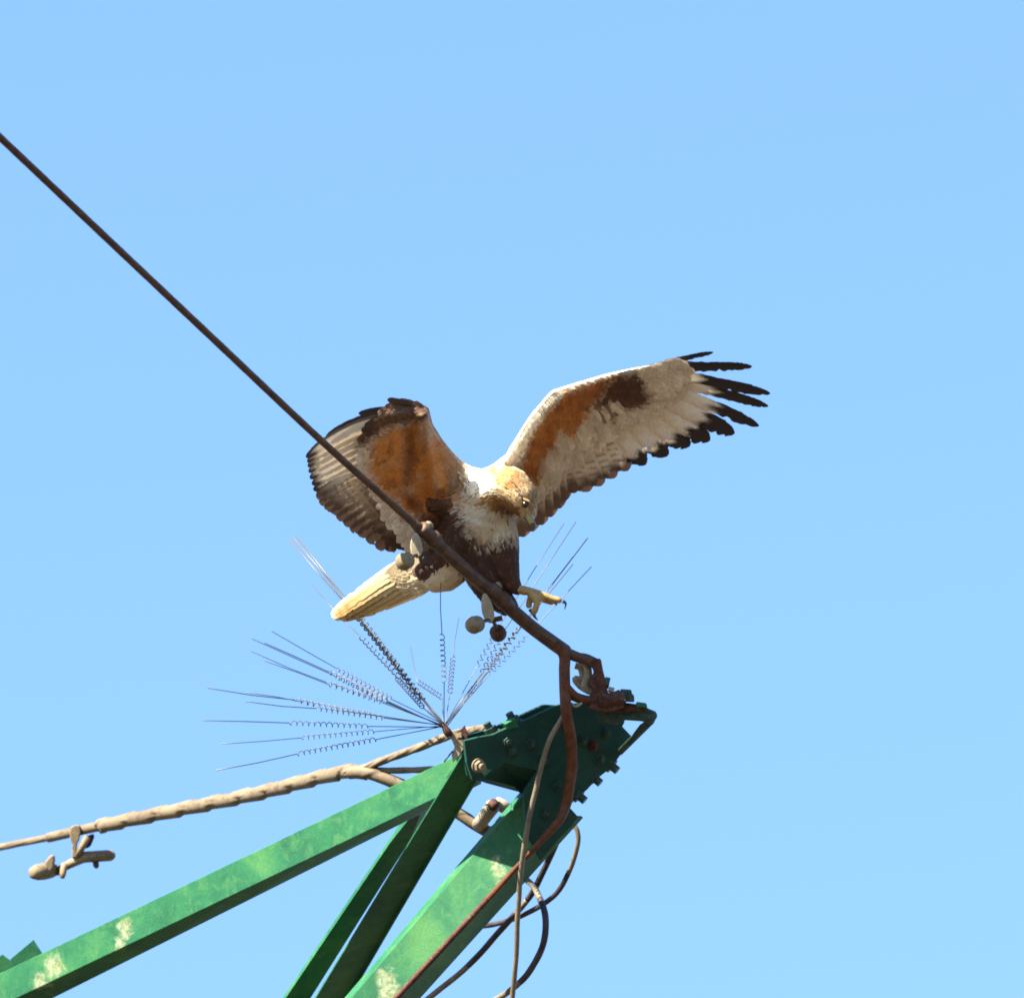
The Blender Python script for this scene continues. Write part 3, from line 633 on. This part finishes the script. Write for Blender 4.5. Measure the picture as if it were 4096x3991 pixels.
# far wing (spread to the side)
NR = cvec(.18, -.62, .76); RW = wing_plane(P(2100, 1850, BD+.045), NR, [([(2050, 1850), (2110, 1770), (2200, 1650), (2330, 1555), (2480, 1510)], 42, .012)])
rP = [((2852, 1404), (2596, 1474), 27), ((3006, 1458), (2582, 1482), 46), ((3078, 1564), (2560, 1492), 53), ((3070, 1614), (2536, 1501), 50), ((3032, 1692), (2510, 1510), 60),
      ((2934, 1724), (2480, 1519), 82), ((2838, 1760), (2450, 1528), 96), ((2757, 1783), (2420, 1536), 100), ((2668, 1822), (2390, 1545), 100), ((2580, 1857), (2360, 1555), 98)]
rS = [((2512, 1883), (2335, 1570)), ((2458, 1913), (2310, 1592)), ((2405, 1944), (2285, 1615)), ((2355, 1967), (2262, 1640)), ((2300, 1972), (2238, 1665)), ((2262, 2003), (2215, 1692)), ((2240, 2034), (2192, 1718)),
      ((2205, 2068), (2170, 1745)), ((2170, 2100), (2148, 1772)), ((2132, 2126), (2128, 1798)), ((2096, 2148), (2105, 1825)), ((2058, 2162), (2080, 1850)), ((2034, 2148), (2055, 1870))]
tdark_R = [.10, .34, .45, .58, .64, .73, .80, .835, .85, .85]
# near wing (raised and folded towards the viewer)
NL = cvec(.48, -.36, .80); LW = wing_plane(P(1830, 1900, BD-.03), NL, [([(1695, 1670), (1712, 1800), (1745, 1950)], 24, .022), ([(1610, 1710), (1590, 1850), (1640, 1990)], 34, .017), ([(1700, 1650), (1560, 1660)], 26, .010)])
lP = [((1552, 1598), (1692, 1632), 26), ((1437, 1655), (1684, 1640), 30), ((1308, 1749), (1674, 1650), 40), ((1229, 1832), (1666, 1663), 56), ((1234, 1850), (1658, 1680), 60), ((1236, 1868), (1651, 1696), 60),
      ((1239, 1890), (1646, 1713), 60), ((1244, 1915), (1643, 1731), 60), ((1252, 1940), (1640, 1751), 60), ((1258, 1963), (1638, 1771), 60)]
lbend = [.02, .05, .10, .115, .095, .08, .065, .05, .04, .03]
lt = [(1264, 1986), (1276, 2009), (1296, 2029), (1322, 2044), (1345, 2069), (1372, 2091), (1400, 2119), (1430, 2136), (1465, 2163), (1505, 2193), (1540, 2198), (1578, 2187), (1612, 2196)]
lS = [(t, (1638+i*5.5, 1792+i*25)) for i, t in enumerate(lt)]
tdark_L = [.02, .10, .30, .90, .93, .93, .93, .92, .91, .90]

def ruled(name, at, lead, roots, colf, ns=40, nc=10, th=.008):
    def samp(lst, n_):
        return catmull([Vector((x, y, 0)) for x, y in lst], n_)
    A = samp(lead, ns); B = samp(roots, ns)
    k = min(len(A), len(B)); V = []; C = []
    A = [A[round(i*(len(A)-1)/ns)] for i in range(ns+1)]; B = [B[round(i*(len(B)-1)/ns)] for i in range(ns+1)]
    for i in range(ns+1):
        for j in range(nc+1):
            q = A[i].lerp(B[i], j/nc); V.append(at(q.x, q.y, -.001)); C.append(colf(q.x, q.y))
    w = nc+1; F = [(i*w+j, i*w+j+1, (i+1)*w+j+1, (i+1)*w+j) for i in range(ns) for j in range(nc)]
    o = mk(name, V, F, M_SKIN, bird, True, C)
    s = o.modifiers.new('s', 'SOLIDIFY'); s.thickness = th; s.offset = 0
    return o
carpR = [(2390, 1575), (2420, 1525), (2470, 1497), (2531, 1488), (2560, 1529), (2574, 1572), (2549, 1605), (2490, 1618), (2440, 1600), (2400, 1618), (2360, 1600)]
rustR = [(2062, 1885), (2150, 1905), (2172, 1830), (2215, 1770), (2235, 1712), (2290, 1735), (2325, 1675), (2365, 1610), (2420, 1545), (2470, 1500), (2430, 1500), (2340, 1534), (2245, 1566), (2180, 1640), (2112, 1740)]
leadR = [(2020, 1840), (2031, 1815), (2087, 1712), (2131, 1650), (2200, 1568), (2237, 1550), (2337, 1518), (2462, 1484), (2562, 1468), (2562, 1476), (2462, 1490), (2345, 1530), (2245, 1564), (2180, 1636), (2112, 1742), (2072, 1840), (2058, 1880)]
def paint_R(x, y):
    c = mix3(PALE, (.42, .34, .27), vnoise(x, y, 26))
    k = soft(x, y, rustR, 34)
    if k > 0: c = mix3(c, mix3(mix3(RUST, RUSTD, vnoise(x, y, 18)), (.5, .22, .05), .5*vnoise(x+300, y, 30)), k)
    k = soft(x, y, carpR, 30)
    if k > 0: c = mix3(c, mix3(DARK, (.10, .045, .024), vnoise(x, y, 14)), k)
    k = soft(x, y, [(2330, 1600), (2420, 1590), (2500, 1615), (2470, 1650), (2390, 1665), (2340, 1655)], 20)*(1 if vnoise(x*2.2, y*.4, 22) > .5 else 0)
    if k > 0: c = mix3(c, (.14, .075, .04), k*.8)
    k = soft(x, y, leadR, 12)
    return mix3(c, WHITE, k)
carpL = [(1640, 1636), (1568, 1650), (1466, 1699), (1441, 1724), (1454, 1773), (1495, 1775), (1527, 1740), (1568, 1711), (1660, 1690), (1712, 1672), (1700, 1640)]
rustL = [(1520, 1735), (1590, 1690), (1690, 1670), (1735, 1740), (1795, 1830), (1800, 1930), (1800, 2000), (1720, 2080), (1640, 2040), (1545, 1950), (1495, 1850)]
armpitL = [(1690, 2060), (1800, 1990), (1830, 2090), (1700, 2160)]
def paint_L(x, y):
    x += rng.normal(0, 3); y += rng.normal(0, 3)
    c = mix3(PALE, (.42, .34, .26), vnoise(x, y, 26)) if x < 1700 else mix3((.28, .16, .085), GREYB, vnoise(x, y, 30))
    k = soft(x, y, rustL, 60)
    if k > 0:
        q = mix3(RUST, (.48, .21, .05), vnoise(x, y*.45, 26)); q = mix3(q, RUSTD, max(0, 1-segd(x, y, [(1655, 1720), (1650, 1850), (1640, 1960), (1700, 2040)])/34)*.9)  # shade of the fold's valley painted in as darker rust
        q = mix3(q, (.13, .04, .014), max(0, vnoise(x+90, y*.5, 20)-.6)*1.8); c = mix3(c, mix3(q, (.36, .24, .15), max(0, vnoise(x+500, y*.6, 30)-.55)*1.5), k)
    k = soft(x, y, armpitL, 40)
    if k > 0: c = mix3(c, mix3(RUSTD, DARK, vnoise(x, y, 25)), k)
    k = soft(x, y, carpL, 34)
    if k > 0: c = mix3(c, mix3(DARK, (.13, .065, .03), vnoise(x, y, 16)), k)
    if x > 1565 and y < 1652: c = mix3((.06, .032, .02), (.13, .07, .04), vnoise(x, y, 20))
    return c
wingR = ruled('wing', RW, [(1990, 1870), (2031, 1822), (2087, 1718), (2131, 1655), (2200, 1574), (2237, 1556), (2337, 1524), (2462, 1490), (2600, 1466)],
              [(2010, 1900), (2080, 1870), (2140, 1800), (2200, 1730), (2260, 1665), (2320, 1600), (2400, 1560), (2500, 1530), (2612, 1476)], paint_R)
wingR['label'] = 'spread wing with rust lining, dark wrist patch and black fingered tips'
wingL = ruled('wing', LW, [(1870, 1880), (1825, 1846), (1785, 1800), (1745, 1742), (1716, 1690), (1712, 1650), (1690, 1630)],
              [(1800, 2120), (1720, 2110), (1675, 2000), (1650, 1880), (1640, 1790), (1650, 1690), (1680, 1640)], paint_L)
wingL['label'] = 'folded raised wing with orange lining behind the cable'

def prim_col(base, td, tipc, soft=.05, spots=0, edge=None, painted_glow=0, lead_dark=0):
    def f(t, u, r):            # u > 0: trailing vane
        b_ = mix3(base, WHITE, .30*math.exp(-((t-td+.12)/.05)**2-((u-.35)/.35)**2)) if painted_glow else base  # sunlight through the vane painted as a pale spot
        wob = .03*math.sin(u*5+td*40)
        c = mix3(b_, tipc, (t+wob-td)/soft + .5)
        if spots and t < td+.02 and t > .24 and u > -.5:
            q = (t*spots + .25*u + spots*3.7*base[0]) % 1
            if q < .30 and abs(u-.15) < .36: c = mix3(c, (.14, .09, .065), .62)
        if edge and t < td: c = mix3(c, edge, max(0, (abs(u)-.6)/.4))
        if lead_dark and u < -.35: c = mix3(c, tipc, lead_dark)
        return tuple(max(.004, x*(1+r.normal(0, .03))) for x in c)
    return f
for i, (tp, rt, w) in enumerate(rP):
    feather('feather', wingR, RW(*rt, -.004-.0011*i), RW(*tp, -.004-.0013*i), m(w), NR, prim_col(PALE, tdark_R[i], (.013, .009, .009), .05 if i > 4 else .09, edge=(.60, .52, .42), painted_glow=i > 3), bend=(.022 if i < 5 else .015), droop=(.03 if i < 6 else .01), finger=i < 5, seed=i, rag=.07, roundness=.22 if i < 5 else .19)
for i, (tp, rt) in enumerate(rS):
    feather('feather', wingR, RW(*rt, -.016-.0012*i*.5), RW(*tp, -.017-.0007*i), m(100), NR, prim_col(mix3(PALE, GREYB, i/18), .87-.012*i, mix3((.085, .052, .038), (.2, .13, .1), i/12), .10+.006*i, spots=14, edge=(.58, .50, .42), painted_glow=i < 4), bend=.01, seed=40+i, rag=.05, roundness=.16)
for i, (tp, rt, w) in enumerate(lP):
    feather('feather', wingL, LW(*rt, -.006+.0012*i if i < 4 else -.002-.0010*i), LW(*tp, -.010+.0022*i if i < 4 else -.004-.0016*i), m(w), NL, prim_col(PALE, tdark_L[i], (.03, .02, .018), .08, edge=(.58, .51, .41), lead_dark=.9 if i in (3, 4) else 0), bend=lbend[i], droop=-.03, camber=.04, finger=False, seed=80+i, lead=-1, roundness=.2)
for i, (tp, rt) in enumerate(lS):
    feather('feather', wingL, LW(*rt, -.015-.0006*i), LW(*tp, -.020-.0008*i), m(72), NL, prim_col(mix3(PALE, GREYB, .2+i/18), .80-.022*i, mix3((.11, .07, .05), (.075, .045, .035), i/12), .26, spots=15), bend=.02, seed=120+i, lead=-1, rag=.08, camber=.05, roundness=.13)
# alula of the near wing
feather('feather', wingL, LW(1660, 1626, .012), LW(1550, 1596, .010), m(21), NL, lambda t, u, r: (.035, .022, .018), bend=.05, seed=200, lead=-1)

# ---- coverts: shingled rows of small feathers over the flight-feather bases
def coverts(at, flights, nrm, paint, name, parent, reach, n_rows, n_along, seed, lead, uplift, smin=0, sink=0):
    r = np.random.default_rng(seed); out = FB()
    roots = np.array([f[1] for f in flights], float); tips = np.array([f[0] for f in flights], float)
    K = len(flights)
    lead = catmull([Vector((x, y, 0)) for x, y in lead], 20)
    for row in range(n_rows):
        cpos = row/(n_rows-1)                      # 0 at the leading edge, 1 at the greater coverts
        n_here = n_along
        for a in range(n_here):
            s_ = (a + (row % 2)*.5 + r.uniform(-.2, .2))/n_here*(K-1); s_ = min(max(s_, 0), K-1.001)
            if s_/(K-1) < smin: continue
            i = int(s_); f = s_-i
            R0 = roots[i]*(1-f)+roots[i+1]*f; T0 = tips[i]*(1-f)+tips[i+1]*f
            lp = lead[min(len(lead)-1, int((1-s_/(K-1))*(len(lead)-1)))]; Lp = np.array([lp.x, lp.y])
            dirv = T0-R0; dl = np.linalg.norm(dirv)
            end = R0 + dirv*reach(s_/(K-1))
            if cpos < .55: q = Lp + (R0-Lp)*(cpos/.55)
            else: q = R0 + (end-R0)*((cpos-.55)/.45)
            q = q + r.normal(0, 2.2, 2)
            dv = dirv/dl
            if cpos < .4:                           # on the arm the rows sweep along with the leading edge
                g_ = (R0-Lp); g_ = g_/(np.linalg.norm(g_)+1e-6); dv = dv*.75+g_*.35; dv /= np.linalg.norm(dv)
            Lc = (26+30*cpos)*r.uniform(.85, 1.2)*(1.0 if cpos < .72 else 1.5); Wc = Lc*(.24 if cpos < .72 else .19)
            cc = jit(paint(*(q+dv*Lc*.45)), .09, r)
            sv = np.array([-dv[1], dv[0]]); rows = []; cs = []; uvs = []
            h = uplift*(1-cpos) + .003 + sink*cpos*2
            for t, w in ((0, .6), (.4, 1), (.78, .9), (.94, .55), (1, .12)):
                rw = []
                for u in (-1, -.4, .4, 1):
                    p = q + dv*Lc*t + sv*Wc*w*u
                    rw.append(at(p[0], p[1], h - uplift*.5*t*(1/n_rows) + .0019*t + .0009*(1-u*u) + r.uniform(0, .0006)))
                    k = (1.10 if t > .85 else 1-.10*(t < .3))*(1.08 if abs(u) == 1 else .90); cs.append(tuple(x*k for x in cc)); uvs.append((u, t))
                rows.append(rw)
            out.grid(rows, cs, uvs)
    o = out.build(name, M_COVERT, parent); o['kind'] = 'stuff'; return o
leadcR = [(1995, 1880), (2040, 1822), (2095, 1722), (2140, 1658), (2206, 1582), (2245, 1562), (2340, 1532), (2462, 1496), (2596, 1470)]
coverts(RW, [(t, r_) for t, r_, *_ in rP] + rS, NR, paint_R, 'covert', wingR, lambda s: .20+.22*min(1, s*1.6), 22, 120, 5, leadcR, .008)
leadcL = [(1868, 1890), (1825, 1852), (1785, 1805), (1745, 1748), (1716, 1695), (1706, 1655), (1690, 1634)]
coverts(LW, [(t, r_) for t, r_, *_ in lP] + lS + [((1640, 2200), (1725, 2125)), ((1690, 2205), (1770, 2110))], NL, paint_L, 'covert', wingL, lambda s: .34 if s < .45 else .30, 24, 110, 6, leadcL, .010)
# upper coverts, on the far side of each wing
for at, fl, nm, wg, ld in ((RW, [(t, r_) for t, r_, *_ in rP] + rS, NR, wingR, [(x+6, y+14) for x, y in leadcR]), (LW, [(t, r_) for t, r_, *_ in lP] + lS, NL, wingL, [(x-16, y+10) for x, y in leadcL])):
    coverts(lambda x, y, o_, at=at: at(x, y, -.013-o_*.5), fl, nm, lambda x, y: mix3(BROWN, (.3, .18, .09), vnoise(x, y, 20)), 'upper_covert', wg, lambda s: .22+.24*min(1, s*1.8), 12, 60, 9, ld, .004, .36 if wg is wingL else 0, .022)

# ---- tail: a half-closed fan, its far edge turned to the sun
tips = [(1336, 2446), (1324, 2458), (1326, 2469), (1340, 2477), (1366, 2481), (1396, 2475), (1444, 2461), (1516, 2434)]
tr0 = [(1625, 2228), (1640, 2245), (1655, 2262), (1670, 2280), (1685, 2298), (1700, 2318), (1712, 2335), (1722, 2350)]
tailp = empty('tail', P(1680, 2290, BD+.04), None, None); tailp.parent = bird; tailp.location = P(1680, 2290, BD+.04) - bird.location
for i in range(8):
    v = i/7; ang = math.radians(24*(1-2*v)+2)
    nrm = cvec(-.6*math.sin(ang), .8*math.sin(ang), math.cos(ang))
    dd = .0075*(2*v-1)**2 + .0009*i
    def tc_(t, u, r, i=i):
        c = mix3((.44, .38, .26), TAILC, t*1.4) if i < 5 else mix3((.42, .33, .2), (.42, .31, .14), t)
        if t > .78: c = mix3(c, (.24, .11, .04), .6*(math.sin(t*70+i) > .2))
        if t > .95: c = mix3(c, (.5, .44, .3), .7)
        if abs(u) < .2 and t > .15: c = mix3(c, (.16, .085, .035), .55)
        if u > .7: c = mix3(c, (.55, .48, .34), .5)
        return tuple(x*(1+r.normal(0, .05)) for x in c)
    feather('feather', tailp, P(*tr0[i], BD+.05+dd), P(*tips[i], BD+.17+dd), m(44), nrm, tc_, bend=.0, seed=300+i, asym=.5, rag=.05, roundness=.16, camber=.03)
# soft under-tail feathers over the roots of the tail
fb = FB()
for q in range(420):
    v = rng.random(); t0 = rng.random()**1.2*.24
    i = v*6.99; k = int(i); f = i-k
    A0 = Vector((*tr0[k], 0)).lerp(Vector((*tr0[k+1], 0)), f); B0 = Vector((*tips[k], 0)).lerp(Vector((*tips[k+1], 0)), f)
    c = A0.lerp(B0, t0-.14); dv = (B0-A0).normalized(); sv = Vector((-dv.y, dv.x, 0)); L = rng.uniform(45, 80)
    dd = .0075*(2*v-1)**2 + .0009*i; cc = jit(mix3((.46, .40, .29), (.38, .31, .19), t0*4), .03); rows = []; cs = []; uvs = []
    for t, w in ((0, .5), (.4, 1), (.8, .8), (1, .2)):
        rw = []
        for u in (-1, 0, 1):
            p = c + dv*(L*t) + sv*(L*.17*w*u); fr = (t0-.14)+t*L/440
            rw.append(P(p.x, p.y, BD+.05+dd+.12*fr - .007 + .005*min(1, t0*2) - .0006*t)); cs.append(cc); uvs.append((u, t))
        rows.append(rw)
    fb.grid(rows, cs, uvs)
o = fb.build('covert', M_COVERT, tailp); o['kind'] = 'stuff'

# ---- eye, beak
def surf(x, y, push=0):
    rr = (P(x, y, 0)-CAM).normalized(); h = bvh.ray_cast(CAM, rr)
    return (h[0] + rr*push, h[1]) if h[0] is not None else (P(x, y, -.2), -FW)
ep, en = surf(2101, 2017)
bm2 = bmesh.new(); bmesh.ops.create_uvsphere(bm2, u_segments=20, v_segments=12, radius=.0080, matrix=Matrix.Translation(ep + en*(-.0004 if en.dot(FW) > 0 else .0004)))
mk('eye', [v.co for v in bm2.verts], [[v.index for v in f.verts] for f in bm2.faces], M_EYE, bird); bm2.free()
hd = P(2060, 1980, -.17)
far = ep + FW*.085 + RX*.02
h = bvh.find_nearest(far)
bm2 = bmesh.new(); bmesh.ops.create_uvsphere(bm2, u_segments=16, v_segments=10, radius=.0068, matrix=Matrix.Translation(h[0]-h[1]*.0025))
mk('eye', [v.co for v in bm2.verts], [[v.index for v in f.verts] for f in bm2.faces], M_EYE, bird); bm2.free()
b = MB(); bp = lambda x, y, o_: ep + (P(x, y, 0)-P(2101, 2017, 0)) + cvec(.2, .1, .95)*o_
M_BROW = weathered('brow_feathers', (.22, .14, .06), (.30, .21, .10), (.08, .045, .02), 200, .8)
b.tube(catmull([bp(2066, 1958, -.001), bp(2084, 1984, .003), bp(2100, 2000, .0065), bp(2114, 2008, .006), bp(2124, 2020, .001)], 6), [m(2)]+[m(4)]*6+[m(5.5)]*14+[m(4)]*3+[m(2)], 10)
b.build('brow', M_BROW, bird)
b = MB(); b.tube(catmull(PP([(2106, 2048, -.178), (2116, 2068, -.186), (2122, 2082, -.189), (2127, 2092, -.189)]), 6), [m(13)]*6+[m(14)]*6+[m(13)]*6+[m(12)], 14); b.build('cere', M_CERE, bird)
b = MB(); b.tube(catmull(PP([(2124, 2083, -.187), (2131, 2092, -.188), (2137, 2103, -.186), (2134, 2114, -.184), (2128, 2119, -.183)]), 6), [m(14-12*min(1, i/22)) for i in range(25)], 12); b.build('beak', M_BEAK, bird)
b = MB(); b.tube(catmull(PP([(2102, 2062, -.176), (2112, 2080, -.178), (2118, 2092, -.178)]), 6), [m(14-9*i/12) for i in range(13)], 10); b.build('lower_beak', M_BEAK, bird)

# ---- feet
def skinned(name, verts, edges, radii, mat, parent, sub=2):
    off = root_world(parent)
    me = bpy.data.meshes.new(name); me.from_pydata([tuple(Vector(v)-off) for v in verts], edges, []); me.update()
    o = bpy.data.objects.new(name, me); col.objects.link(o); o.parent = parent
    s = o.modifiers.new('skin', 'SKIN')
    for i, v in enumerate(me.skin_vertices[0].data): v.radius = (radii[i], radii[i]); v.use_root = (i == 0)
    su = o.modifiers.new('sub', 'SUBSURF'); su.levels = sub; su.render_levels = sub
    me.materials.append(mat)
    dg = bpy.context.evaluated_depsgraph_get(); nm = bpy.data.meshes.new_from_object(o.evaluated_get(dg))
    o.modifiers.clear(); o.data = nm; nm.polygons.foreach_set('use_smooth', [True]*len(nm.polygons))
    if not nm.materials: nm.materials.append(mat)
    return o
def foot(tarsus, palm, toes):
    V = [palm]; E = []; Rr = [m(19)]
    prev = 0
    for p in tarsus: V.append(p); Rr.append(m(20)); E.append((prev, len(V)-1)); prev = len(V)-1
    for t in toes:
        prev = 0
        for k, p in enumerate(t[:-2]):
            V.append(p); Rr.append(m(16 if k % 2 == 0 else 12)*(1 if k < 3 else .9)); E.append((prev, len(V)-1)); prev = len(V)-1
    f = skinned('foot', V, E, Rr, M_FOOT, bird)
    for t in toes:
        a, b1, c1 = t[-3], t[-2], t[-1]
        MB().tube(catmull([a + (b1-a)*.15, b1, c1], 8), [m(8.5-7.6*i/16) for i in range(17)], 10).build('talon', M_TALON, f)
    return f
fd = -.135
foot([P(2115, 2366, fd), P(2080, 2358, fd+.006), P(2056, 2350, fd+.012)], P(2150, 2380, fd),
     [[P(2182, 2384, fd-.004), P(2206, 2394, fd-.004), P(2231, 2399, fd-.002), P(2249, 2403, fd), P(2263, 2414, fd), P(2258, 2438, fd)],
      [P(2148, 2404, fd-.014), P(2147, 2422, fd-.02), P(2139, 2440, fd-.016), P(2134, 2456, fd-.01), P(2142, 2470, fd-.008), P(2152, 2481, fd-.008)],
      [P(2176, 2396, fd+.014), P(2198, 2406, fd+.02), P(2215, 2408, fd+.024), P(2226, 2414, fd+.026), P(2222, 2424, fd+.026)],
      [P(2122, 2394, fd+.008), P(2114, 2412, fd+.012), P(2118, 2434, fd+.01), P(2128, 2452, fd+.008), P(2138, 2464, fd+.006)]])
# the other foot grips the cable behind the damper clamp
gx, gy = 2030, 2425; gd = cd(2030)
foot([P(2034, 2412, gd+.055), P(2028, 2398, gd+.06)], P(2030, 2422, gd+.042),
     [[P(2044, 2412, gd+.034), P(2056, 2422, gd+.03), P(2060, 2440, gd+.026), P(2052, 2452, gd+.022), P(2046, 2456, gd+.016), P(2040, 2458, gd+.01)],
      [P(2020, 2396, gd+.036), P(2022, 2384, gd+.024), P(2026, 2380, gd+.01), P(2028, 2386, gd-.002), P(2026, 2392, gd-.008), P(2022, 2396, gd-.012)],
      [P(2024, 2432, gd+.036), P(2012, 2446, gd+.03), P(2006, 2452, gd+.02), P(2004, 2450, gd+.01), P(2006, 2446, gd+.002)]])
bpy.data.meshes.remove(bme)
